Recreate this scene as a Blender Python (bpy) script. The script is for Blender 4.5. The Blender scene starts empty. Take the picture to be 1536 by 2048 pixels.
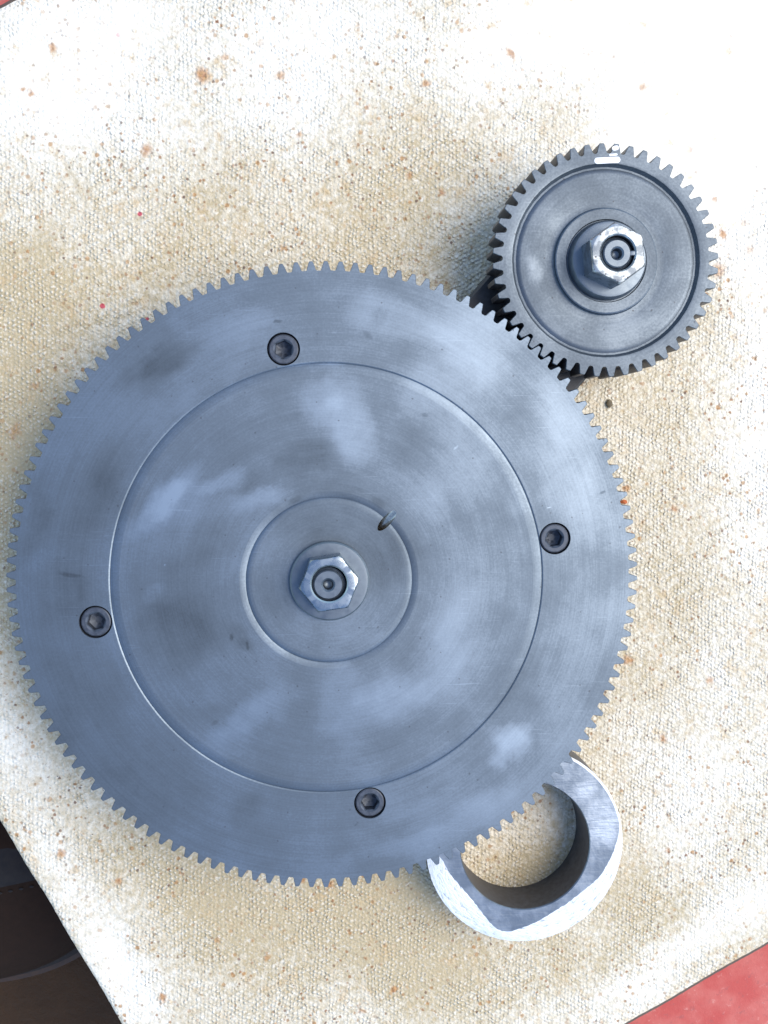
import bpy, bmesh, math, random
from math import sin, cos, pi, radians, hypot, atan2
from mathutils import Matrix, Vector
random.seed(7)
S = 0.001                                   # everything below is written in millimetres
scene = bpy.context.scene
COL = scene.collection

# ------------------------------------------------------------------ camera
cam_d = bpy.data.cameras.new("camera"); cam = bpy.data.objects.new("camera", cam_d); COL.objects.link(cam)
cam_d.sensor_fit = 'HORIZONTAL'; cam_d.sensor_width = 36.0; cam_d.lens = 36.0 * 2000 / 1536
cam_d.clip_start = 0.02; cam_d.clip_end = 50
CAM = Vector((-7.651, 42.551, 352.598))
AX, AY = -0.063, -0.078
R3 = Matrix.Rotation(AX, 3, 'X') @ Matrix.Rotation(AY, 3, 'Y')
cam.matrix_world = Matrix.Translation(CAM * S) @ R3.to_4x4()
scene.camera = cam

# ------------------------------------------------------------------ sky, sun, exposure
SUN_EL, SUN_AZ = radians(53), radians(10)   # azimuth counted from +x towards +y
world = bpy.data.worlds.new("World"); scene.world = world; world.use_nodes = True
wn = world.node_tree; bg = wn.nodes["Background"]
sky = wn.nodes.new("ShaderNodeTexSky"); sky.sky_type = 'NISHITA'; sky.sun_disc = False
sky.sun_elevation = SUN_EL; sky.sun_rotation = pi / 2 - SUN_AZ
sky.air_density = 1.0; sky.dust_density = 0.9; sky.ozone_density = 1.6
wn.links.new(sky.outputs[0], bg.inputs[0]); bg.inputs[1].default_value = 0.15
sun_d = bpy.data.lights.new("sun", 'SUN'); sun = bpy.data.objects.new("sun", sun_d); COL.objects.link(sun)
sun_d.energy = 1.5; sun_d.angle = radians(50); sun_d.color = (1.0, 0.91, 0.78)
sd = Vector((cos(SUN_EL) * cos(SUN_AZ), cos(SUN_EL) * sin(SUN_AZ), sin(SUN_EL)))
sun.rotation_euler = sd.to_track_quat('Z', 'Y').to_euler()
scene.view_settings.view_transform = 'Standard'; scene.view_settings.look = 'None'
scene.view_settings.gamma = 1.0; scene.view_settings.exposure = 1.03
scene.render.engine = 'CYCLES'

# ------------------------------------------------------------------ node helpers
class NT:
    def __init__(s, name, obj=None):
        s.m = bpy.data.materials.new(name); s.m.use_nodes = True
        s.t = s.m.node_tree; s.b = s.t.nodes["Principled BSDF"]
        tc = s.t.nodes.new("ShaderNodeTexCoord"); tc.object = obj
        s.P = s.vm('MULTIPLY', tc.outputs["Object"], (1000, 1000, 1000))
        s.P2 = s.vm('MULTIPLY', s.P, (1, 1, 0))
    def put(s, sock, v):
        if hasattr(v, 'is_output'): s.t.links.new(v, sock)
        elif isinstance(v, (tuple, list)) and len(v) == 3 and sock.type == 'RGBA': sock.default_value = (*v, 1)
        else: sock.default_value = v
    def vm(s, op, a, b=None, out=0):
        n = s.t.nodes.new("ShaderNodeVectorMath"); n.operation = op; s.put(n.inputs[0], a)
        if b is not None: s.put(n.inputs[3 if op == 'SCALE' else 1], b)
        return n.outputs["Value" if op in ('LENGTH', 'DOT_PRODUCT', 'DISTANCE') else "Vector"]
    def ma(s, op, a, b=None, c=None, clamp=False):
        n = s.t.nodes.new("ShaderNodeMath"); n.operation = op; n.use_clamp = clamp; s.put(n.inputs[0], a)
        if b is not None: s.put(n.inputs[1], b)
        if c is not None: s.put(n.inputs[2], c)
        return n.outputs[0]
    def mr(s, v, a, b, c=0.0, d=1.0, smooth=True):
        n = s.t.nodes.new("ShaderNodeMapRange"); n.interpolation_type = 'SMOOTHSTEP' if smooth else 'LINEAR'
        s.put(n.inputs[0], v)
        for k, x in zip((1, 2, 3, 4), (a, b, c, d)): s.put(n.inputs[k], x)
        return n.outputs[0]
    def noise(s, v, scale, detail=3, rough=.55, color=False, dist=0.0):
        n = s.t.nodes.new("ShaderNodeTexNoise"); s.put(n.inputs["Vector"], v)
        n.inputs["Scale"].default_value = scale; n.inputs["Detail"].default_value = detail
        n.inputs["Roughness"].default_value = rough; n.inputs["Distortion"].default_value = dist
        return n.outputs["Color" if color else "Fac"]
    def vor(s, v, scale, feature='F1'):
        n = s.t.nodes.new("ShaderNodeTexVoronoi"); n.feature = feature; s.put(n.inputs["Vector"], v)
        n.inputs["Scale"].default_value = scale
        return n.outputs["Distance"], n.outputs["Color"]
    def sep(s, v):
        n = s.t.nodes.new("ShaderNodeSeparateXYZ"); s.put(n.inputs[0], v); return n.outputs
    def comb(s, x, y, z=0.0):
        n = s.t.nodes.new("ShaderNodeCombineXYZ")
        for k, a in enumerate((x, y, z)): s.put(n.inputs[k], a)
        return n.outputs[0]
    def mix(s, f, a, b, mode='MIX'):
        n = s.t.nodes.new("ShaderNodeMix"); n.data_type = 'RGBA'; n.blend_type = mode
        s.put(n.inputs[0], f); s.put(n.inputs[6], a); s.put(n.inputs[7], b); return n.outputs[2]
    def warp(s, v, scale, amp, detail=2):
        c = s.noise(v, scale, detail, color=True)
        c = s.vm('SUBTRACT', c, (.5, .5, .5))
        return s.vm('ADD', v, s.vm('MULTIPLY', c, (amp, amp, 0)))
    def blobs(s, v, items, soft=.25):
        """sum of soft ellipses (x, y, rx, ry, angle in degrees, weight) in mm"""
        tot = None
        for x, y, rx, ry, a, w in items:
            mp = s.t.nodes.new("ShaderNodeMapping"); mp.vector_type = 'TEXTURE'; s.put(mp.inputs[0], v)
            mp.inputs[1].default_value = (x, y, 0); mp.inputs[2].default_value = (0, 0, radians(a))
            mp.inputs[3].default_value = (rx, ry, 1)
            q = s.mr(s.vm('LENGTH', mp.outputs[0]), soft, 1.0, w, 0.0)
            tot = q if tot is None else s.ma('ADD', tot, q)
        return tot
    def bump(s, h, strength, dist):
        n = s.t.nodes.new("ShaderNodeBump"); n.inputs["Strength"].default_value = strength
        n.inputs["Distance"].default_value = dist * S; s.put(n.inputs["Height"], h)
        if s.b.inputs["Normal"].links: s.put(n.inputs["Normal"], s.b.inputs["Normal"].links[0].from_socket)
        s.put(s.b.inputs["Normal"], n.outputs[0])
    def set(s, **k):
        for a, v in k.items(): s.put(s.b.inputs[{'base': "Base Color", 'rough': "Roughness", 'metal': "Metallic", 'spec': "Specular IOR Level"}[a]], v)
        return s.m

# ------------------------------------------------------------------ mesh helpers
def thing(name, label, cat, loc=(0, 0, 0), rz=0.0, group=None):
    o = bpy.data.objects.new(name, None); COL.objects.link(o); o.empty_display_size = .01
    o.location = Vector(loc) * S; o.rotation_euler = (0, 0, rz)
    o["label"] = label; o["category"] = cat
    if group: o["group"] = group
    return o
def tag(o, label, cat=None, kind=None):
    o["label"] = label
    if cat: o["category"] = cat
    if kind: o["kind"] = kind
    return o
def link(name, me, parent=None):
    o = bpy.data.objects.new(name, me); COL.objects.link(o)
    if parent: o.parent = parent
    return o
def mesh(name, V, F, mat, sharp=30, smooth=True):
    me = bpy.data.meshes.new(name); me.from_pydata([(x * S, y * S, z * S) for x, y, z in V], [], F)
    bm = bmesh.new(); bm.from_mesh(me); bmesh.ops.recalc_face_normals(bm, faces=bm.faces); bm.to_mesh(me); bm.free()
    if smooth:
        me.polygons.foreach_set("use_smooth", [True] * len(me.polygons)); me.set_sharp_from_angle(angle=radians(sharp))
    for m in (mat if isinstance(mat, (list, tuple)) else [mat]): me.materials.append(m)
    me.update(); return me
def lathe(prof, n=128, close=False, cx=0, cy=0):
    """surface of revolution through (r, z); r = 0 ends become a pole"""
    V, F, rows = [], [], []
    for r, z in prof:
        if r < 1e-6: rows.append([len(V)]); V.append((cx, cy, z))
        else:
            rows.append(list(range(len(V), len(V) + n)))
            V += [(cx + r * cos(2 * pi * k / n), cy + r * sin(2 * pi * k / n), z) for k in range(n)]
    pairs = list(zip(rows, rows[1:])) + ([(rows[-1], rows[0])] if close else [])
    for a, b in pairs:
        for k in range(n):
            j = (k + 1) % n
            if len(a) == 1: F.append((a[0], b[k], b[j]))
            elif len(b) == 1: F.append((a[k], a[j], b[0]))
            else: F.append((a[k], a[j], b[j], b[k]))
    return V, F
def loft(rings, caps=(False, False)):
    V, F = [], []; n = len(rings[0])
    for r in rings: V += r
    for i in range(len(rings) - 1):
        for k in range(n):
            j = (k + 1) % n; F.append((i * n + k, i * n + j, (i + 1) * n + j, (i + 1) * n + k))
    if caps[0]: F.append(tuple(range(n)))
    if caps[1]: F.append(tuple(range((len(rings) - 1) * n, len(rings) * n)))
    return V, F
def flat_tops(me):
    for p in me.polygons:
        if abs(p.normal.z) > .9995: p.use_smooth = False
def cut(o, cutters):
    """carve real holes into o, then throw the cutters away"""
    for c in cutters:
        md = o.modifiers.new("hole", 'BOOLEAN'); md.operation = 'DIFFERENCE'; md.solver = 'EXACT'; md.object = c; md.material_mode = 'TRANSFER'
    bpy.context.view_layer.update()
    me = bpy.data.meshes.new_from_object(o.evaluated_get(bpy.context.evaluated_depsgraph_get()))
    o.modifiers.clear(); old = o.data; name = old.name; o.data = me; bpy.data.meshes.remove(old); me.name = name
    me.polygons.foreach_set("use_smooth", [True] * len(me.polygons)); me.set_sharp_from_angle(angle=radians(25)); flat_tops(me)
    for c in cutters: bpy.data.objects.remove(c)
def hexring(R, z, ph, circ=None, n=60):
    """n points of a hexagon (circumradius R), cut off by a circle of radius circ"""
    out = []
    for k in range(n):
        a = 2 * pi * k / n
        d = (a - ph) % (pi / 3) - pi / 6
        r = R * cos(pi / 6) / cos(d)
        if circ: r = min(r, circ)
        out.append((r * cos(a), r * sin(a), z))
    return out
def circ(r, z, n=60): return [(r * cos(2 * pi * k / n), r * sin(2 * pi * k / n), z) for k in range(n)]

def unproject(px, py, z):
    """where the photograph's pixel meets the level z (used once, to take the layout off the photograph)"""
    d = R3 @ Vector(((px - 768) / 2000, -(py - 1024) / 2000, -1)); t = (z - CAM.z) / d.z
    p = CAM + d * t; return p.x, p.y

# ------------------------------------------------------------------ board, step, ground
BA = radians(28.9)
def uv_of(x, y): return x * cos(BA) + y * sin(BA), -x * sin(BA) + y * cos(BA)
def bp(px, py):
    return uv_of(*unproject(px, py, 0))
U0, U1, V0, V1 = -143.3, 300.0, -204.2, 218.5

def board_material():
    n = NT("worn_cream_paint"); P = n.P2
    W = n.warp(n.warp(P, .10, 3.0), .35, 1.0, 2)
    k = 2 * pi / (1.62 * .866)
    lat = None
    for a in (90, 30, 150):
        c = n.ma('COSINE', n.vm('DOT_PRODUCT', W, (k * cos(radians(a)), k * sin(radians(a)), 0)))
        lat = c if lat is None else n.ma('ADD', lat, c)
    lat = n.mr(lat, -1.5, 3.0, smooth=False)
    spk = n.mr(n.noise(P, .04, 3), .35, .6, .25, 1.0)
    fade = n.ma('MULTIPLY', n.mr(n.noise(P, .05, 4, .6), .34, .62, .22, 1.0), n.mr(n.noise(P, .30, 3, .6), .35, .62, .25, 1.15))
    fine = n.noise(P, .95, 4, .65)
    mid = n.noise(P, .42, 3, .6)
    # colour: chalky white paint, beige where dirty; overexposed glare painted in along the top
    bl = lambda L: [(*bp(x, y), rx, ry, a, w) for x, y, rx, ry, a, w in L]
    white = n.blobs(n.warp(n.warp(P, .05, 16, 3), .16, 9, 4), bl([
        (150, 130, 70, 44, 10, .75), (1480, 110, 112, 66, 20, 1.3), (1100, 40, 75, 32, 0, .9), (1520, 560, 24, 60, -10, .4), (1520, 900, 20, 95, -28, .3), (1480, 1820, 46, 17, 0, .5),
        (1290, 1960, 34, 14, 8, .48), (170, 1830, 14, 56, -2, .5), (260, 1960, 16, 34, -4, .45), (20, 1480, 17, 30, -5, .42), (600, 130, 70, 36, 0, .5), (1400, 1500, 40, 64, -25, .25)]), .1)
    beige = n.blobs(n.warp(P, .05, 12, 3), bl([
        (40, 900, 30, 95, -28, .95), (100, 1350, 24, 40, -28, .55), (330, 1720, 46, 24, -60, .6), (600, 1830, 70, 34, -28, .8), (780, 1870, 40, 40, 0, .5), (1090, 1760, 30, 30, 0, .7), (60, 560, 30, 30, 0, .5), (1320, 1250, 24, 70, -28, .35),
        (1000, 1950, 80, 22, -28, .45), (900, 420, 34, 40, 0, .4), (360, 500, 66, 26, 22, .3), (760, 330, 60, 34, 10, .3), (1250, 1750, 26, 40, 0, .35)]), .1)
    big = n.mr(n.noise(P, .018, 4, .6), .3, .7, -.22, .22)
    clean_lit = n.ma('ADD', n.ma('SUBTRACT', n.ma('ADD', .40, n.ma('MULTIPLY', white, 1.0)), n.ma('MULTIPLY', beige, .62)), big)
    clean_lit = n.ma('ADD', clean_lit, n.mr(mid, .25, .75, -.30, .30), clamp=True)
    colr = n.mix(clean_lit, (.475, .385, .225), (.84, .80, .68))
    amp0 = n.mr(white, .15, 1.0, 1.0, .3)
    # rubbed tops lighter, scattered grey and tan grain
    colr = n.mix(n.ma('MULTIPLY', n.ma('MULTIPLY', n.mr(fine, .50, .70), amp0), .40), colr, (.36, .305, .215))
    colr = n.mix(n.ma('MULTIPLY', n.ma('MULTIPLY', n.mr(lat, .50, .80), fade), .50), colr, (.87, .83, .71))
    colr = n.mix(n.ma('MULTIPLY', n.mr(n.noise(P, .62, 2, .5), .57, .72), .45), colr, (.86, .83, .74))
    tan = n.mr(n.noise(P, .11, 5, .75), .53, .70, 0, .6)
    colr = n.mix(tan, colr, (.52, .36, .17))
    # dark and brown specks
    for sc, thr, lim, cl in ((.36, .27, .50, (.30, .14, .045)), (.25, .25, .62, (.40, .20, .06)), (.30, .21, .62, (.13, .055, .025)), (.62, .17, .80, (.09, .07, .06)), (.17, .13, .60, (.22, .085, .025)), (.8, .26, .72, (.30, .19, .11)), (.5, .25, .7, (.42, .27, .14))):
        d, c = n.vor(n.warp(P, 1.3, .9), sc)
        pick = n.ma('GREATER_THAN', n.sep(c)[0], lim)
        colr = n.mix(n.ma('MULTIPLY', n.ma('MULTIPLY', n.mr(d, thr * .5, thr, 1, 0), pick), n.ma('MULTIPLY', n.ma('MULTIPLY', spk, amp0), .85)), colr, cl)
    d, c = n.vor(n.warp(P, .35, 4.0, 4), .075)
    pick = n.mr(n.sep(c)[1], .55, .95)
    rust = n.ma('MULTIPLY', n.mr(d, .04, .15, 1, 0), pick)
    rust = n.ma('ADD', rust, n.blobs(n.warp(P, .4, 3.2, 4), bl([
        (405, 150, 3.6, 4.2, 0, 1), (293, 300, 3.6, 2.6, 40, .9), (45, 178, 1.8, 1.4, 0, .9), (62, 186, 1.6, 2, 0, .9), (560, 150, 2.6, 2.2, 0, .8), (450, 112, 2.2, 1.6, 0, .7),
        (735, 215, 2, 1.4, 0, .9), (598, 270, 1.8, 1.5, 0, .8), (820, 352, 2, 2, 0, .9), (1022, 107, 1.6, 4, 0, .9), (1286, 174, 2.6, 2, 0, .7), (1446, 468, 1.8, 3.2, 0, 1), (1436, 540, 4, 4, 20, .8),
        (1430, 400, 1.6, 1.6, 0, .8), (1326, 1478, 2.2, 2.6, 0, 1), (1256, 1320, 3, 3, 0, .9), (1420, 1360, 2, 2, 0, .8), (662, 1768, 2.4, 2, 0, 1), (435, 1880, 2, 2, 0, .8), (535, 1915, 2.2, 1.6, 0, .8),
        (122, 1707, 2.2, 1.8, 0, .9), (236, 1762, 1.8, 1.6, 0, .9), (30, 860, 5, 2, 30, .6), (885, 385, 1.5, 2, 0, .9), (1500, 500, 3, 2, 0, .5), (1335, 1700, 1.6, 1.6, 0, .8), (1380, 300, 2.5, 2, 0, .5)]), .15), clamp=True)
    colr = n.mix(n.ma('MULTIPLY', rust, .85), colr, n.mix(n.mr(n.noise(P, .9, 3), .4, .7), (.46, .22, .06), (.30, .10, .02)))
    red = n.blobs(n.warp(P, 1.1, .6), bl([(280, 428, 1.0, 1.0, 0, 1), (205, 612, 1.1, 1.1, 0, 1), (294, 638, .9, .7, 0, 1), (236, 70, .8, .8, 0, .4)]), .6)
    colr = n.mix(n.ma('MULTIPLY', red, .9), colr, (.50, .03, .06))
    amp = n.mr(white, .15, 1.0, 1.0, .22)
    n.bump(n.ma('MULTIPLY', n.ma('ADD', n.ma('MULTIPLY', n.ma('MULTIPLY', lat, fade), 1.25), n.ma('MULTIPLY', fine, .55)), amp), .70, .5)
    n.bump(n.ma('MULTIPLY', n.noise(P, .40, 3, .6), amp), .8, .9)
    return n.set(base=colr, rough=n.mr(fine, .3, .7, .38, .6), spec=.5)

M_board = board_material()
n = NT("dark_board_edge"); f = n.noise(n.P, .4, 4, .65)
M_core = n.set(base=n.mix(f, (.055, .042, .034), (.15, .115, .085)), rough=.8); n.bump(f, .5, .6)  # dark brown rim and sides of the board
def rough_edge_board():
    """a slab whose rim is rounded over and slightly chipped"""
    def outline(ins, z, n=420):
        pts = []
        cs = [(U0, V0), (U1, V0), (U1, V1), (U0, V1)]
        for k in range(4):
            (a, b), (c, d) = cs[k], cs[(k + 1) % 4]; L = hypot(c - a, d - b); tx, ty = (c - a) / L, (d - b) / L
            for i in range(n):
                t = (i + .5) / n
                w = .30 * sin(t * 31 + k) * sin(t * 47 + 2 * k) + .07 * sin(t * 190 + k * 3) * sin(t * 311)
                e = (ins * .25 if k == 3 and ins < 0 else ins) + w
                x, y = a + tx * (e + (L - 2 * e) * t) - ty * e, b + ty * (e + (L - 2 * e) * t) + tx * e
                pts.append((x, y, z))
        return pts
    rings = [outline(-1.6, -7.6), outline(-2.3, -6.8), outline(-2.2, -3.6), outline(-1.5, -1.6), outline(-.1, -.75), outline(1.2, -.28), outline(3.4, 0.0)]
    return loft(rings, (True, True))
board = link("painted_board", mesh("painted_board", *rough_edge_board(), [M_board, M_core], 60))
board.data.polygons.foreach_set("material_index", [1 if p.center.z < -1.0 * S else 0 for p in board.data.polygons])
board.rotation_euler = (0, 0, BA)
tag(board, "worn cream painted board with woven texture and rust spots lying under the gears", "board")

n = NT("red_paint"); P = n.P
c = n.mix(n.mr(n.noise(P, .08, 4), .35, .68), (.50, .088, .072), (.56, .15, .12))
c = n.mix(n.ma('MULTIPLY', n.mr(n.noise(P, .35, 4, .7), .56, .70), .6), c, (.33, .10, .09))
c = n.mix(n.ma('MULTIPLY', n.mr(n.noise(P, .5, 3, .7), .60, .75), .5), c, (.68, .33, .27))
n.bump(n.noise(P, .5, 5, .7), .35, .6)
M_red = n.set(base=c, rough=.7, spec=.3)
def slab(u0, u1, v0, v1, z0, z1, b=4):
    rect = lambda i, z: [(u0 + i, v0 + i, z), (u1 - i, v0 + i, z), (u1 - i, v1 - i, z), (u0 + i, v1 - i, z)]
    return loft([rect(0, z0), rect(0, z1 - b), rect(b * .3, z1 - b * .3), rect(b, z1)], (True, True))
step = link("step", mesh("step", *slab(-118, 620, -420, 520, -96, -9.2), M_red, 60)); step.rotation_euler = (0, 0, BA)
tag(step, "brick red painted step that carries the cream board", kind="structure")
n = NT("dark_earth"); P = n.P
c = n.mix(n.noise(P, .05, 5, .65), (.022, .0105, .003), (.050, .024, .008))
n.bump(n.noise(P, .2, 5, .7), .6, 3)
M_earth = n.set(base=c, rough=.9)
ground = link("ground", mesh("ground", [(-3000, -3000, -96), (3000, -3000, -96), (3000, 3000, -96), (-3000, 3000, -96)], [(0, 1, 2, 3)], M_earth))
tag(ground, "dark brown ground below the red step", kind="structure")

# ------------------------------------------------------------------ metals
def steel(name, obj, col, dark, light, rough, blob_dark=(), blob_light=(), marks=(), turned=.5, metal=.9, grain=1.0, warp=9):
    n = NT(name, obj); P = n.P2
    x, y, z = n.sep(n.P); r = n.ma('MAXIMUM', n.vm('LENGTH', P), .01)
    dirn = n.vm('DIVIDE', P, n.comb(r, r, 1.0)); dx, dy, _ = n.sep(dirn)
    polar = lambda kr, ka, off=0.0: n.comb(n.ma('ADD', n.ma('MULTIPLY', r, kr), off), n.ma('MULTIPLY', dx, ka), n.ma('MULTIPLY', dy, ka))
    rings = n.noise(polar(2.2, 1.8), 1.0, 4, .65)
    swirl = n.noise(polar(.22, 2.2, 7.0), 1.0, 5, .65)
    W = n.warp(n.warp(P, .06, warp * 1.3, 4), .3, 3.0, 4)
    tone = n.ma('ADD', n.mr(n.noise(n.warp(P, .1, 5, 3), .034, 6, .62), .32, .68, -.24, .24), n.mr(swirl, .3, .7, -.13 * turned, .13 * turned))
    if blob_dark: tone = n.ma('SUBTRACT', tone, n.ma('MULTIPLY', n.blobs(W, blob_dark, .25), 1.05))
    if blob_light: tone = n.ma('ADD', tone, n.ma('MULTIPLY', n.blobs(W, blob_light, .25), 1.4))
    if marks: tone = n.ma('SUBTRACT', tone, n.blobs(n.warp(P, .9, .9, 3), marks, .3))
    tone = n.ma('ADD', tone, n.mr(rings, .3, .7, -.17 * turned, .17 * turned))
    tone = n.ma('ADD', tone, n.mr(n.noise(P, 1.3, 3, .6), .3, .7, -.10 * grain, .10 * grain))
    for a, off in ((38, 0), (-24, 40), (71, 90)):
        mp = n.t.nodes.new("ShaderNodeMapping"); n.put(mp.inputs[0], P); mp.inputs[1].default_value = (off, off * 2, 0); mp.inputs[2].default_value = (0, 0, radians(a)); mp.inputs[3].default_value = (.06, 2.6, 1)
        sc = n.ma('MULTIPLY', n.mr(n.noise(mp.outputs[0], 1.0, 2, .5), .66, .76), n.mr(n.noise(P, .03, 2), .42, .6))
        tone = n.ma('ADD', tone, n.ma('MULTIPLY', sc, .45))
    c = n.mix(n.mr(tone, 0, 1.25, 0, 1, False), n.mix(n.mr(tone, -1.15, .05, 0, 1, False), dark, col), light)
    d, cc = n.vor(n.warp(P, 1.0, .6), .30)
    sp = n.ma('MULTIPLY', n.mr(d, .05, .12, 1, 0), n.ma('GREATER_THAN', n.sep(cc)[0], .72))
    c = n.mix(n.ma('MULTIPLY', sp, .55 * grain), c, (.06, .06, .065))
    n.bump(rings, .10 * turned, .12); n.bump(n.noise(n.P, .9, 3), .10 * grain, .10)
    return n.set(base=c, rough=n.mr(tone, -.6, .6, rough + .08, rough - .06), metal=metal, spec=.5)

def plain(name, col, rough, metal, var=.25, scale=.8, obj=None, bumpk=.15):
    n = NT(name, obj); f = n.noise(n.P, scale, 4, .65)
    c = n.mix(n.mr(f, .3, .72), tuple(a * (1 - var) for a in col), tuple(min(1, a * (1 + var)) for a in col))
    n.bump(f, bumpk, .15)
    return n.set(base=c, rough=n.mr(f, .3, .7, rough - .06, rough + .08), metal=metal)

# ------------------------------------------------------------------ large gear
ZT, TH = 30.0, 12.0
big = thing("large_gear", "large grey spur gear with four socket screws and a central nut", "gear", (0, 0, 0))
g = lambda L: [(*unproject(x, y, ZT), rx, ry, a, w) for x, y, rx, ry, a, w in L]
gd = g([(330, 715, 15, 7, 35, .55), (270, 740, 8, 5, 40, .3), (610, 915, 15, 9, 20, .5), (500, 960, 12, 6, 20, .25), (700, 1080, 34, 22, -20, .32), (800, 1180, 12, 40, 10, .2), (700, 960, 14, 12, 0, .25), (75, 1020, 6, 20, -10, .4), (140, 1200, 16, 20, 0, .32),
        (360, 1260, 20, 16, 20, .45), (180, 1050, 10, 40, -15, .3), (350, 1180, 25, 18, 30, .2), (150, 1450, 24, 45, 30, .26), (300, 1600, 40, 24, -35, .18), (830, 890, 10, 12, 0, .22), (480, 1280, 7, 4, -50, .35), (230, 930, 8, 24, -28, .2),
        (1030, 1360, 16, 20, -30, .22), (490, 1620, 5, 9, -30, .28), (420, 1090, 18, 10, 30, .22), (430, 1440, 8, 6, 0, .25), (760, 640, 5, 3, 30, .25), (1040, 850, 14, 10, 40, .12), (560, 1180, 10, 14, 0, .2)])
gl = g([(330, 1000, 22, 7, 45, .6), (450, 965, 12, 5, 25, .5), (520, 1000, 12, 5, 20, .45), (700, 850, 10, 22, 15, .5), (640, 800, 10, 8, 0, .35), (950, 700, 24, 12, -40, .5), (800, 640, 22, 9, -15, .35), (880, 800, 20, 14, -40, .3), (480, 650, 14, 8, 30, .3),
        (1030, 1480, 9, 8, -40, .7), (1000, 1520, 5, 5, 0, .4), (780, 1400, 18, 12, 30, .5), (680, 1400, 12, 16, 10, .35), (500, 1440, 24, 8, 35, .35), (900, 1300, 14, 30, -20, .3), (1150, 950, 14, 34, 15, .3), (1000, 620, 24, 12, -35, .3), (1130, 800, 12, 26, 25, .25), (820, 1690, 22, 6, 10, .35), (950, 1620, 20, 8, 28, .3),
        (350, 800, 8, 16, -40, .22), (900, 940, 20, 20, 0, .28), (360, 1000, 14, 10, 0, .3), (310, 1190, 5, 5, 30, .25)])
M_big = steel("ground_steel", big, (.152, .188, .224), (.068, .083, .098), (.30, .365, .43), .49, gd, gl, turned=.55,
              marks=g([(555, 643, 2.2, .7, 5, .8), (463, 1275, .9, 1.6, 0, .7), (495, 1292, .7, 2.4, 8, .5), (140, 1150, 5.5, .9, -8, .5), (485, 1290, 5, 3, 0, .2), (735, 670, 2.5, 1.2, -40, .35), (1205, 985, 1.4, .6, 20, .5), (755, 1005, 4, 2, -30, .4), (850, 830, 1.5, 1, 0, .4),
                       (430, 1445, 1.8, 1, 30, .4), (1098, 1015, 1.0, .25, 10, -1.6), (912, 895, 1.4, .45, 45, -.7), (590, 1000, 3.5, 1.2, 25, .45), (700, 1620, .5, .5, 0, .5), (712, 1650, .9, .4, 40, .4), (590, 730, 8, .8, 8, -.5), (660, 728, 6, .6, 0, -.5), (330, 1130, .4, .4, 0, -1)]))
M_side = plain("tooth_flank_steel", (.20, .205, .21), .5, .85, obj=big)
M_black = plain("black_oxide", (.075, .088, .11), .5, .6, .2, .7)
M_zinc = plain("zinc_plate", (.30, .35, .39), .27, 1.0, .02, .3, bumpk=.0)
M_shaft = plain("turned_steel", (.15, .18, .21), .42, .9, .08, .4, bumpk=.04)

TIPW = {135: (.60, .25), 48: (.66, .335)}
def tooth_profile(m, N, rt, rr):
    wb, wt = TIPW[N]
    """half outline of one tooth (angle from its axis, radius), root to tip, with a root fillet"""
    p = pi * m; rp = m * N / 2
    pts = [(.5 * p * (wb + .14), rr), (.5 * p * (wb + .05), rr + .10 * m), (.5 * p * wb, rr + .36 * m)]
    for t in (.25, .5, .75, .92):
        r = rr + .36 * m + (rt - rr - .36 * m) * t
        w = .5 * p * (wb - (wb - wt) * (t ** 1.12)); pts.append((w, r))
    pts.append((.5 * p * (wt - .06), rt))
    return [(w / r, r) for w, r in pts]
def tooth_mesh(name, m, N, rt, rr, z0, z1, mats):
    h = tooth_profile(m, N, rt, rr); c = .18
    def out(ins, z):
        L = []
        for k, (a, r) in enumerate(h):
            r2 = r - ins * (1 if k == len(h) - 1 else .4 if k > 1 else 0); a2 = a - (ins * .8 / r if k > 1 else 0); L.append((r2 * cos(a2), r2 * sin(a2), z))
        return L + [(x, -y, z) for x, y, z in reversed(L)]
    a, b, d = out(0, z0), out(0, z1 - c), out(c, z1)
    n = len(a); V = a + b + d; F = []; idx = []
    for i in range(2):
        for k in range(n - 1): F.append((i * n + k, (i + 1) * n + k, (i + 1) * n + k + 1, i * n + k + 1)); idx.append(1 if i == 0 else 0)
    H = n // 2
    for k in range(H - 1):
        F.append((2 * n + k, 2 * n + n - 1 - k, 2 * n + n - 2 - k, 2 * n + k + 1)); idx.append(0)
        F.append((k, k + 1, n - 2 - k, n - 1 - k)); idx.append(1)
    me = mesh(name, V, F, mats, 35)
    me.polygons.foreach_set("material_index", idx); return me
def rim_mesh(name, m, N, rr, inner, z0, z1, ph, mats, rt):
    """annulus whose outer boundary runs exactly through the tooth roots; inner = profile (r, z) from the inner wall's foot up to the top face"""
    h0 = tooth_profile(m, N, rt, rr)[0][0]; st = 2 * pi / N; angs = []
    for k in range(N):
        a = ph + k * st; angs += [a - h0, a + h0]
    n = len(angs)
    ring = lambda r, z: [(r * cos(a), r * sin(a), z) for a in angs]
    rings = [ring(r, z) for r, z in inner] + [ring(rr, z1), ring(rr, z0)]
    V, F = loft(rings + [rings[0]])
    V = V[:len(rings) * n]; F = [tuple(i if i < len(rings) * n else i - len(rings) * n for i in f) for f in F]
    # the walls under the teeth stay open: tooth and rim are one surface there
    w0 = len(inner) * n; keep = []
    for f in F:
        s = sorted(f)
        if s[0] >= w0 and s[-1] < w0 + 2 * n and any(i >= w0 + n for i in f) and any(i < w0 + n for i in f):
            k = min((i - w0) % n for i in f); ks = sorted({(i - w0) % n for i in f})
            if ks[0] % 2 == 0 and ks[1] == ks[0] + 1: continue
        keep.append(f)
    return V, keep

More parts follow.
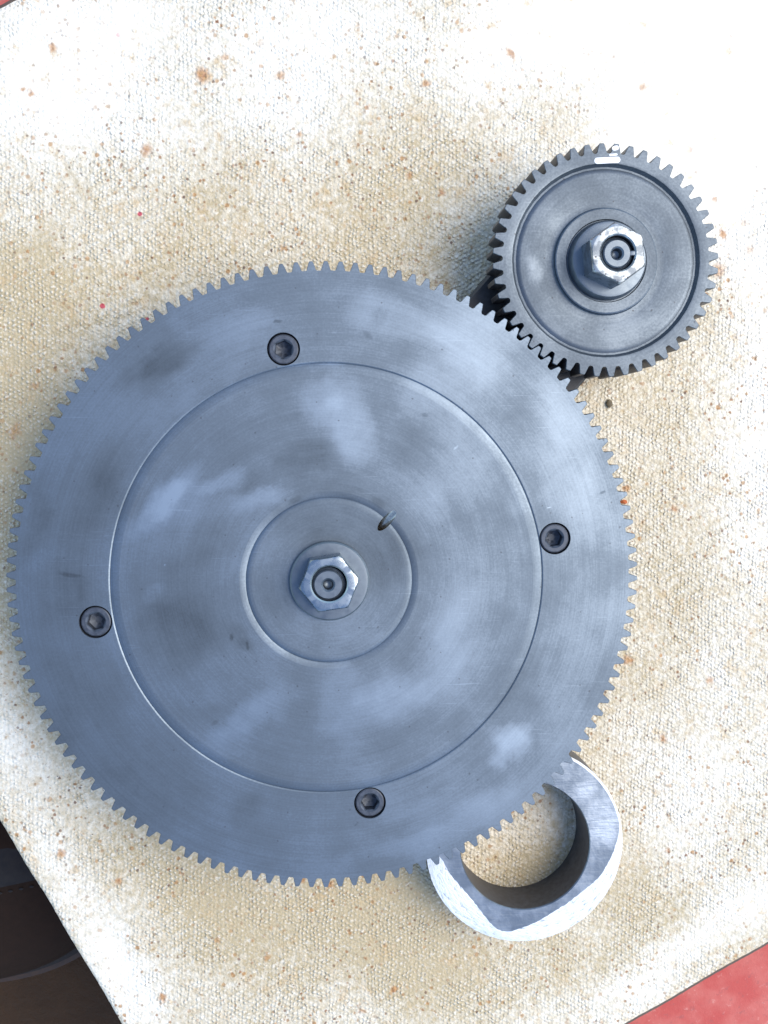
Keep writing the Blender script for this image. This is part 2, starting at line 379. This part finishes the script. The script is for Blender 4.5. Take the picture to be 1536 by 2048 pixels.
THETA = 0.8587; CD = 137.25
GAP0 = 1.933                                    # direction of one tooth gap of the large gear
NB, NS_, MOD = 135, 48, 1.5
RTB, RRB = 102.15, 99.15
phb = GAP0 + pi / NB                            # a tooth axis
V, F = rim_mesh("rim", MOD, NB, RRB, [(69.95, ZT - TH), (69.95, ZT - .22), (70.2, ZT - .05), (70.4, ZT)], ZT - TH, ZT, phb, None, RTB)
rim = link("rim", mesh("rim", V, F, M_big, 25), big)
cutters = []
SCREWS = [(567, 698), (1110, 1077), (191, 1244), (740, 1606)]
SP = [unproject(x, y, ZT) for x, y in SCREWS]
for x, y in SP:
    V, F = lathe([(0, ZT - 8), (5.2, ZT - 8), (5.2, ZT - .15), (5.32, ZT + .1), (5.32, ZT + 3), (0, ZT + 3)], 48, cx=x, cy=y)
    cutters.append(link("cutter", mesh("cutter", V, F, M_black)))
cut(rim, cutters)
tme = tooth_mesh("tooth", MOD, NB, RTB, RRB, ZT - TH, ZT, [M_big, M_side])
t0 = link("tooth", tme, big); t0.rotation_euler = (0, 0, phb)
for k in range(1, NB):
    t = t0.copy(); COL.objects.link(t); t.rotation_euler = (0, 0, phb + k * 2 * pi / NB)

web = link("web_disc", mesh("web_disc", *lathe([(27.0, ZT - TH + .5), (69.75, ZT - TH + .5), (69.9, ZT - .30), (69.6, ZT - .2), (68.8, ZT - .10), (67.8, ZT + .02), (67.0, ZT + .05), (29.0, ZT + .05), (27.7, ZT - .05), (26.97, ZT - .28)], 200, True), M_big, 22), big)
hub = link("hub", mesh("hub", *lathe([(0, ZT - 16), (26.8, ZT - 16), (26.92, ZT - .32), (26.6, ZT - .14), (25.9, ZT - .03), (25.0, ZT), (0, ZT)], 160), M_big, 22), big)
M_bore = plain("drilled_steel", (.50, .47, .41), .28, 1.0, .12, 1.0)
def oil_cutter():
    e = radians(22); dv = Vector((-.67 * cos(e), -.742 * cos(e), -sin(e))); top = Vector((18.5, 19.3, ZT)); q = Vector((0, 0, 1)).cross(dv).normalized(); p = dv.cross(q)
    rings = [[tuple(top + dv * L + (q * cos(a) + p * sin(a)) * 1.55) for a in [2 * pi * k / 28 for k in range(28)]] for L in (-9, 8.5)]
    return link("cutter", mesh("cutter", *loft(rings, (True, True)), M_bore))
cut(web, [oil_cutter()]); cut(hub, [oil_cutter()])

def screw_mesh(ph):
    z = ZT - .45
    prof = [circ(4.55, z - 6), circ(4.85, z - 6), circ(4.85, z - .5), circ(4.72, z - .2), circ(4.35, z), circ(3.25, z), hexring(3.05, z - .35, ph, 2.95), hexring(2.9, z - .55, ph), hexring(2.88, z - 3.6, ph), circ(1.1, z - 4.4)]
    return mesh("socket_screw", *loft(prof, (True, True)), M_black, 28)
for k, (x, y) in enumerate(SP):
    s = link("socket_screw", screw_mesh(radians((25, 8, 15, 0)[k])), big); s.location = (x * S, y * S, 0)

def nut_mesh(R, z0, z1, ph, bore, face):
    hexring = lambda R, z, ph, c=None: [(x, y, z) for x, y in [(r * cos(a), r * sin(a)) for a, r in [(ph + 2 * pi * k / 72, min(c or 99, R * cos(pi / 6) / cos((2 * pi * k / 72) % (pi / 3) - pi / 6))) for k in range(72)]]]
    circ = lambda r, z: [(r * cos(ph + 2 * pi * k / 72), r * sin(ph + 2 * pi * k / 72), z) for k in range(72)]
    prof = [hexring(R, z0, ph), hexring(R, z1 - .75, ph), hexring(R * .985, z1 - .5, ph, R * .97), hexring(R * .965, z1 - .22, ph, R * .93), hexring(R * .95, z1 - .04, ph, face + .25), circ(min(face, R * .955 * cos(pi / 6)), z1), circ(bore + .45, z1), circ(bore, z1 - .45), circ(bore, z0)]
    return mesh("hex_nut", *loft([[*r] for r in prof]), M_zinc, 14)
washer = link("washer", mesh("washer", *lathe([(5.5, ZT + .02), (12.7, ZT + .02), (12.9, ZT + .4), (12.8, ZT + 2.0), (12.3, ZT + 2.5), (11.4, ZT + 2.6), (5.5, ZT + 2.6)], 96, True), M_shaft, 30), big)
nut = link("hex_nut", nut_mesh(9.75, ZT + 2.62, ZT + 10, radians(8.5), 5.6, 8.0), big); nut.location = (-.3 * S, .15 * S, 0)
def stud_mesh(z0, z1, r):
    z = z1
    return mesh("stud", *lathe([(0, z0), (r + .55, z0), (r + .75, z - 1.6), (r + .1, z - 1.1), (r, z - .5), (r - .45, z), (2.2, z), (1.7, z - .5), (1.3, z - 2.6), (0, z - 3.6)], 64), M_shaft, 26)
stud = link("stud", stud_mesh(ZT - 10, ZT + 9.4, 4.75), big); stud.location = (-.6 * S, -.2 * S, 0)

# ------------------------------------------------------------------ small gear
SC = (CD * cos(THETA), CD * sin(THETA))
small = thing("small_gear", "small spur gear with stepped boss and nut, meshing with the large gear", "gear", (SC[0], SC[1], 0))
gs = lambda L: [(unproject(x, y, ZT)[0] - SC[0], unproject(x, y, ZT)[1] - SC[1], rx, ry, a, w) for x, y, rx, ry, a, w in L]
M_small = steel("cast_steel", small, (.122, .147, .172), (.057, .067, .077), (.23, .27, .31), .49,
                gs([(1080, 470, 8, 8, 0, .2), (1200, 380, 12, 8, 0, .15), (1330, 560, 8, 14, 0, .15)]), gs([(1070, 540, 4, 6, 0, .4), (1060, 520, 3, 4, 0, .3), (1250, 660, 10, 6, 20, .2)]), turned=.45, grain=1.3, warp=4)
M_sflank = plain("small_tooth_flank", (.15, .15, .155), .5, .85, obj=small)
gapang = GAP0 - round((GAP0 - THETA) / (2 * pi / NB)) * 2 * pi / NB
delta = gapang - THETA
phs = THETA + pi - delta * (MOD * NB / 2) / (MOD * NS_ / 2)
RTS, RRS = 37.4, 34.15
zt = ZT + .25
V, F = rim_mesh("gear_body", MOD, NS_, RRS, [(10, zt - TH), (10, zt - .7), (13.1, zt - .7), (13.4, zt - .2), (16.6, zt - .15), (17.0, zt - .35), (17.1, zt - 1.5), (17.4, zt - 1.9), (18.2, zt - 2.0), (20, zt - 1.85), (28.0, zt - 1.0), (28.9, zt - 1.15), (29.6, zt - 1.5), (30.2, zt - 1.5), (30.7, zt - .8), (31.1, zt - .1), (31.6, zt)], zt - TH, zt, phs, None, RTS)
body = link("gear_body", mesh("gear_body", V, F, M_small, 22), small)
tms = tooth_mesh("tooth", MOD, NS_, RTS, RRS, zt - TH, zt, [M_small, M_sflank])
t1 = link("tooth", tms, small); t1.rotation_euler = (0, 0, phs)
for k in range(1, NS_):
    t = t1.copy(); COL.objects.link(t); t.rotation_euler = (0, 0, phs + k * 2 * pi / NS_)
collar = link("collar", mesh("collar", *lathe([(5.5, zt - .69), (12.6, zt - .69), (12.75, zt + .3), (12.5, zt + 1.9), (11.9, zt + 2.8), (11.1, zt + 3.0), (5.5, zt + 3.0)], 96, True), M_shaft, 26), small)
n = NT("worn_zinc", small); f = n.noise(n.P, .32, 4, .6)
cz = n.mix(n.mr(f, .40, .58), (.20, .225, .245), (.37, .41, .43))
d, cc = n.vor(n.warp(n.P, 1, .5), .55)
cz = n.mix(n.ma('MULTIPLY', n.mr(d, .1, .25, 1, 0), n.ma('GREATER_THAN', n.sep(cc)[0], .6)), cz, (.06, .06, .07))
n.bump(f, .15, .2)
M_worn = n.set(base=cz, rough=n.mr(f, .35, .6, .5, .30), metal=.85)
me = nut_mesh(9.7, zt + 3.02, zt + 12.8, radians(36.5), 5.5, 8.0); me.materials[0] = M_worn
nut2 = link("hex_nut", me, small); nut2.location = (-.3 * S, .1 * S, 0)
stud2 = link("stud", stud_mesh(zt - 10, zt + 12.6, 4.5), small); stud2.location = (-.45 * S, -.05 * S, 0)
key = link("key", mesh("key", *slab(3.9, 6.6, -.75, .75, zt + 8, zt + 12.4, .3), M_shaft, 30), stud2); key.rotation_euler = (0, 0, radians(3))
M_white = plain("flat_white", (.86, .86, .84), .35, 0, .04, .5)
def pill(x0, y0, x1, y1, r, z, h=.12, n=8):
    a = atan2(y1 - y0, x1 - x0); pts = []
    for (cx, cy, s) in ((x1, y1, a - pi / 2), (x0, y0, a + pi / 2)):
        pts += [(cx + r * cos(s + pi * k / n), cy + r * sin(s + pi * k / n)) for k in range(n + 1)]
    mx, my = (x0 + x1) / 2, (y0 + y1) / 2
    sh = lambda k, zz: [(mx + (x - mx) * k, my + (y - my) * k, zz) for x, y in pts]
    return loft([sh(1, z - .05), sh(1, z + h * .5), sh(.96, z + h)], (True, True))
(ax_, ay_), (bx_, by_) = [(unproject(*q, ZT)[0] - SC[0], unproject(*q, ZT)[1] - SC[1]) for q in ((1194, 322), (1234, 320))]
mark = link("white_mark", mesh("white_mark", *pill(ax_, ay_, bx_, by_, 1.0, zt), M_white, 40), small)  # small white marks on the gear face and one tooth
cx_, cy_ = unproject(1231, 298, ZT); cx_ -= SC[0]; cy_ -= SC[1]
dab = link("white_dab", mesh("white_dab", *pill(cx_ - .5, cy_ + .1, cx_ + .3, cy_ + .3, .75, zt), M_white, 40), small)
cx_, cy_ = unproject(1227, 310, ZT); cx_ -= SC[0]; cy_ -= SC[1]
dab2 = link("white_dab", mesh("white_dab", *pill(cx_ - 1.2, cy_ - .1, cx_ + .9, cy_ + .1, .35, zt), M_white, 40), small)

# ------------------------------------------------------------------ bracket under both gears
M_brk = plain("black_paint", (.045, .047, .05), .5, .3, .3, .5)
def bracket_mesh():
    ux, uy = cos(THETA), sin(THETA); hw = 24.4; L0, L1 = -26, CD + 4
    def out(ins, z, n=24):
        pts = []
        for k in range(n + 1):
            a = -pi / 2 + pi * k / n; pts.append((L1 + (hw - ins) * cos(a) * .35, (hw - ins) * sin(a)))
        for k in range(n + 1):
            a = pi / 2 + pi * k / n; pts.append((L0 + (hw - ins) * cos(a), (hw - ins) * sin(a)))
        return [(x * ux - (y + 1.2) * uy, x * uy + (y + 1.2) * ux, z) for x, y in pts]
    return loft([out(.4, 0.02), out(0, .5), out(0, 12.6), out(.9, 13.5)], (True, True))
br = link("bracket", mesh("bracket", *bracket_mesh(), M_brk, 30))
tag(br, "black straight edged bracket plate underneath both gears", "bracket")

# ------------------------------------------------------------------ steel ring under the gear edge
RC = (68.55, -94.87); RIN, ROUT, RH = 22.7, 34.7, 17.7
ring = thing("steel_ring", "thick steel ring with torn bright outer edge, tucked under the large gear", "ring", (RC[0], RC[1], 0))
n = NT("cut_steel", ring); P = n.P
xx, yy, zz = n.sep(P)
saw = n.noise(n.comb(n.ma('MULTIPLY', xx, .12), n.ma('MULTIPLY', yy, 1.6), 0), 1.0, 4, .65)
patch = n.blobs(n.warp(n.P2, .2, 4, 3), [(28, 8, 9, 12, 0, 1), (21, 20, 6, 5, 30, .8)], .2)
ct = n.mix(n.ma('ADD', n.mr(n.noise(P, .16, 4), .35, .7, 0, .45), n.ma('MULTIPLY', patch, n.mr(saw, .3, .65, .35, 1.0)), clamp=True), (.175, .21, .25), (.44, .49, .54))
n.bump(saw, .25, .2); n.bump(n.noise(P, .6, 4), .25, .3)
M_ringtop = n.set(base=ct, rough=.40, metal=.9)
n = NT("torn_steel", ring); tr = n.ma('MAXIMUM', n.vm('LENGTH', n.P2), .01); tx, ty, _ = n.sep(n.vm('DIVIDE', n.P2, n.comb(tr, tr, 1.0)))
f = n.noise(n.warp(n.comb(n.ma('MULTIPLY', tr, 1.1), n.ma('MULTIPLY', tx, 9.0), n.ma('MULTIPLY', ty, 9.0)), .5, 1.0), 1.0, 5, .7)
ct = n.mix(n.mr(f, .30, .46), (.33, .37, .42), (.80, .84, .88)); n.bump(f, .6, .7)
M_torn = n.set(base=ct, rough=.42, metal=.3)
M_ringside = plain("dull_steel", (.13, .13, .135), .55, .7, .25, .5, obj=ring)
def ring_px(x, y): p = unproject(x, y, RH); return p[0] - RC[0], p[1] - RC[1]
# inner limit of the ground edge, taken round the ring
LIM = [ring_px(*q) for q in ((1236, 1668), (1228, 1700), (1214, 1730), (1190, 1762), (1150, 1792), (1108, 1822), (1062, 1848), (1015, 1864), (1000, 1866), (985, 1850), (955, 1810), (925, 1775), (898, 1745), (886, 1720), (874, 1700))]
LIM = sorted((atan2(y, x), hypot(x, y)) for x, y in LIM)
def rb(a):
    a = (a + pi) % (2 * pi) - pi
    if a <= LIM[0][0] or a >= LIM[-1][0]: return ROUT - .8
    for (a0, r0), (a1, r1) in zip(LIM, LIM[1:]):
        if a0 <= a <= a1: return min(ROUT - .9, r0 + (r1 - r0) * (a - a0) / (a1 - a0))
rr_ = random.Random(3)
NSEG = 220; jit = [rr_.uniform(-.22, .22) for _ in range(NSEG)]; jit2 = [rr_.uniform(-.3, .12) for _ in range(NSEG)]
A = [2 * pi * k / NSEG for k in range(NSEG)]
def rg(fr, fz): return [(fr(k) * cos(A[k]), fr(k) * sin(A[k]), fz(k)) for k in range(NSEG)]
lim = [rb(a) + (jit[k] if rb(a) < ROUT - 1 else 0) for k, a in enumerate(A)]
lim = [sum(lim[(k + j) % NSEG] for j in range(-4, 5)) / 9 + jit[k] * .6 * (lim[k] < ROUT - 1.2) for k in range(NSEG)]
drop = lambda k: .4 + .07 * (ROUT - lim[k])
V, F = loft([rg(lambda k: RIN, lambda k: 0), rg(lambda k: RIN, lambda k: RH - .4), rg(lambda k: RIN + .3, lambda k: RH), rg(lambda k: lim[k], lambda k: RH)])
V2, F2 = loft([rg(lambda k: ROUT + jit2[k] * .3, lambda k: RH - drop(k) - .3), rg(lambda k: ROUT, lambda k: RH - drop(k) - 1.2), rg(lambda k: ROUT, lambda k: 0)])
rb_me = mesh("ring_body", V + V2, F + [tuple(i + len(V) for i in f) for f in F2], [M_ringtop, M_ringside], 30)
mi = []
for p in rb_me.polygons: mi.append(0 if abs(p.normal.z) > .5 else 1)
rb_me.polygons.foreach_set("material_index", mi)
link("ring_body", rb_me, ring)
V, F = loft([rg(lambda k: lim[k], lambda k: RH), rg(lambda k: lim[k] * .62 + ROUT * .38, lambda k: RH - drop(k) * .32 + jit[k] * .5 * min(1, (ROUT - lim[k]) / 3)), rg(lambda k: lim[k] * .3 + ROUT * .7 , lambda k: RH - drop(k) * .62 + jit2[k] * .6 * min(1, (ROUT - lim[k]) / 3)), rg(lambda k: ROUT + jit2[k] * .3, lambda k: RH - drop(k) - .3)])
link("torn_edge", mesh("torn_edge", V, F, M_torn, 25), ring)

# ------------------------------------------------------------------ crumbs on the board
def pebble(name, px, py, r, col, label, cat, sq=(1, 1.3, .6), seed=1, rough=.7):
    x, y = unproject(px, py, .5); rnd = random.Random(seed)
    bm = bmesh.new(); bmesh.ops.create_icosphere(bm, subdivisions=2, radius=1)
    dirs = [Vector((rnd.uniform(-1, 1), rnd.uniform(-1, 1), rnd.uniform(-1, 1))).normalized() for _ in range(9)]
    V = []
    for v in bm.verts:
        k = min([1.0] + [.72 / max(1e-3, v.co.dot(d)) for d in dirs if v.co.dot(d) > .72])
        V.append((v.co.x * k * r * sq[0], v.co.y * k * r * sq[1], (v.co.z * k + .75) * r * sq[2]))
    F = [tuple(v.index for v in f.verts) for f in bm.faces]; bm.free()
    o = link(name, mesh(name, V, F, plain(name + "_stuff", col, rough, 0, .35, 1.2), 25)); o.location = (x * S, y * S, 0)
    return tag(o, label, cat)
pebble("pebble", 1219, 808, 1.35, (.13, .10, .055), "tiny dark brown pebble on the board just below the small gear", "pebble", seed=4)
pebble("rust_flake", 1248, 1004, 1.15, (.42, .10, .02), "orange rust flake lying against the right-hand teeth of the large gear", "flake", (1.2, .8, .4), 5)
# bright nail head in the lower edge of the board
x, y = unproject(1315, 2006, -2)
nail = link("nail_head", mesh("nail_head", *lathe([(0, -3.2), (.75, -3.2), (.85, -2.6), (.6, -1.7), (.3, -1.35), (0, -1.3)], 20), M_zinc, 50)); nail.location = (x * S, y * S, 0)
tag(nail, "tiny shiny nail head at the bottom edge of the board above the red step", "nail")

# ------------------------------------------------------------------ shoe in the shade
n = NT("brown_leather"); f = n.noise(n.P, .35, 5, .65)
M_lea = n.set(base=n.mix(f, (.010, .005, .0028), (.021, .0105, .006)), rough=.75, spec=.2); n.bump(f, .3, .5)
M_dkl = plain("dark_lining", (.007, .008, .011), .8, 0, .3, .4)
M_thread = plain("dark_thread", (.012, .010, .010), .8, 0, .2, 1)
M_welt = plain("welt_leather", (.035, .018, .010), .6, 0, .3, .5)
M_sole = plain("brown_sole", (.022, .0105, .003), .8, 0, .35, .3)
zs = -52
wx, wy = unproject(18, 1812, zs)
shoe = thing("shoe", "dark brown leather shoe with stitched seam in the shade below the board's left edge", "shoe", (wx, wy, -96), radians(4))
TOE = 40
def halfw(x, o=0):
    t = (TOE + o - x)
    if t <= 0: return 0.0
    L = 62 + o; w = 41 + o
    return w * (1 - max(0, 1 - t / L) ** 2.3) ** .5 if t < L else w - .03 * (t - L)
def xs(o, n=40): return [TOE + o - 245 * (k / n) ** 1.9 for k in range(n + 1)]
def outline(o, z, n=40):
    L = xs(o, n); up = [(x, halfw(x, o), z) for x in L]
    return up + [(x, -halfw(x, o), z) for x in reversed(L[1:])]
def upper():
    V, F = [], []; L = xs(0, 40); M = 24
    for x in L:
        w = halfw(x); t = (TOE - x); h = 16 + 34 * min(1, (t / 150)) + 14 * (1 - math.exp(-t / 18))
        for j in range(M + 1):
            a = pi * j / M; V.append((x, w * math.copysign(abs(cos(a)) ** .8, cos(a)), 16 + (h - 16) * max(0, sin(a)) ** .75 * min(1, w / 12)))
    for i in range(40):
        for j in range(M): F.append((i * (M + 1) + j, i * (M + 1) + j + 1, (i + 1) * (M + 1) + j + 1, (i + 1) * (M + 1) + j))
    return V, F
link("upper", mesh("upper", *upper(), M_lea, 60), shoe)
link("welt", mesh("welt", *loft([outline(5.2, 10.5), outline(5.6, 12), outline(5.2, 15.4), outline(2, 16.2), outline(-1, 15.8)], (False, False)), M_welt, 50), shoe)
link("crevice_shade", mesh("crevice_shade", *loft([outline(2.9, 16.25), outline(1.2, 16.5), outline(-.6, 17.2)]), M_thread, 50), shoe)  # dark strip painting in the shade of the crevice between upper and welt
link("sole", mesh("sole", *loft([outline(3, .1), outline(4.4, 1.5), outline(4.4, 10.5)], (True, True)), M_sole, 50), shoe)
def top_z(x, y):
    w = halfw(x); t = TOE - x; h = 16 + 34 * min(1, (t / 150)) + 14 * (1 - math.exp(-t / 18))
    c = max(-1, min(1, y / w)); c = math.copysign(abs(c) ** (1 / .8), c)
    return 16 + (h - 16) * (1 - c * c) ** .375 * min(1, w / 12)
def strap():
    V, F = [], []; N = 30
    for k in range(N + 1):
        x = 20 - 190 * k / N; y0 = 6
        for dy, dz in ((0, .2), (.4, 1.5), (7, 1.7), (30, 2.2)):
            V.append((x, y0 + dy, top_z(x, y0 + dy) + dz))
    for k in range(N):
        for j in range(3): F.append((k * 4 + j, k * 4 + j + 1, k * 4 + 4 + j + 1, k * 4 + 4 + j))
    return V, F
facing = link("facing", mesh("facing", *strap(), M_dkl, 60), shoe)
sm = mesh("stitch", *lathe([(0, -.3), (.45, -.2), (.55, 0), (.4, .25), (0, .3)], 8), M_thread, 60)
for k in range(34):
    x = 7 - 3.9 * k; s = link("stitch", sm, facing); s.location = (x * S, 3.6 * S, (top_z(x, 3.6) + .2) * S); s.scale = (1.9, 1, 1)
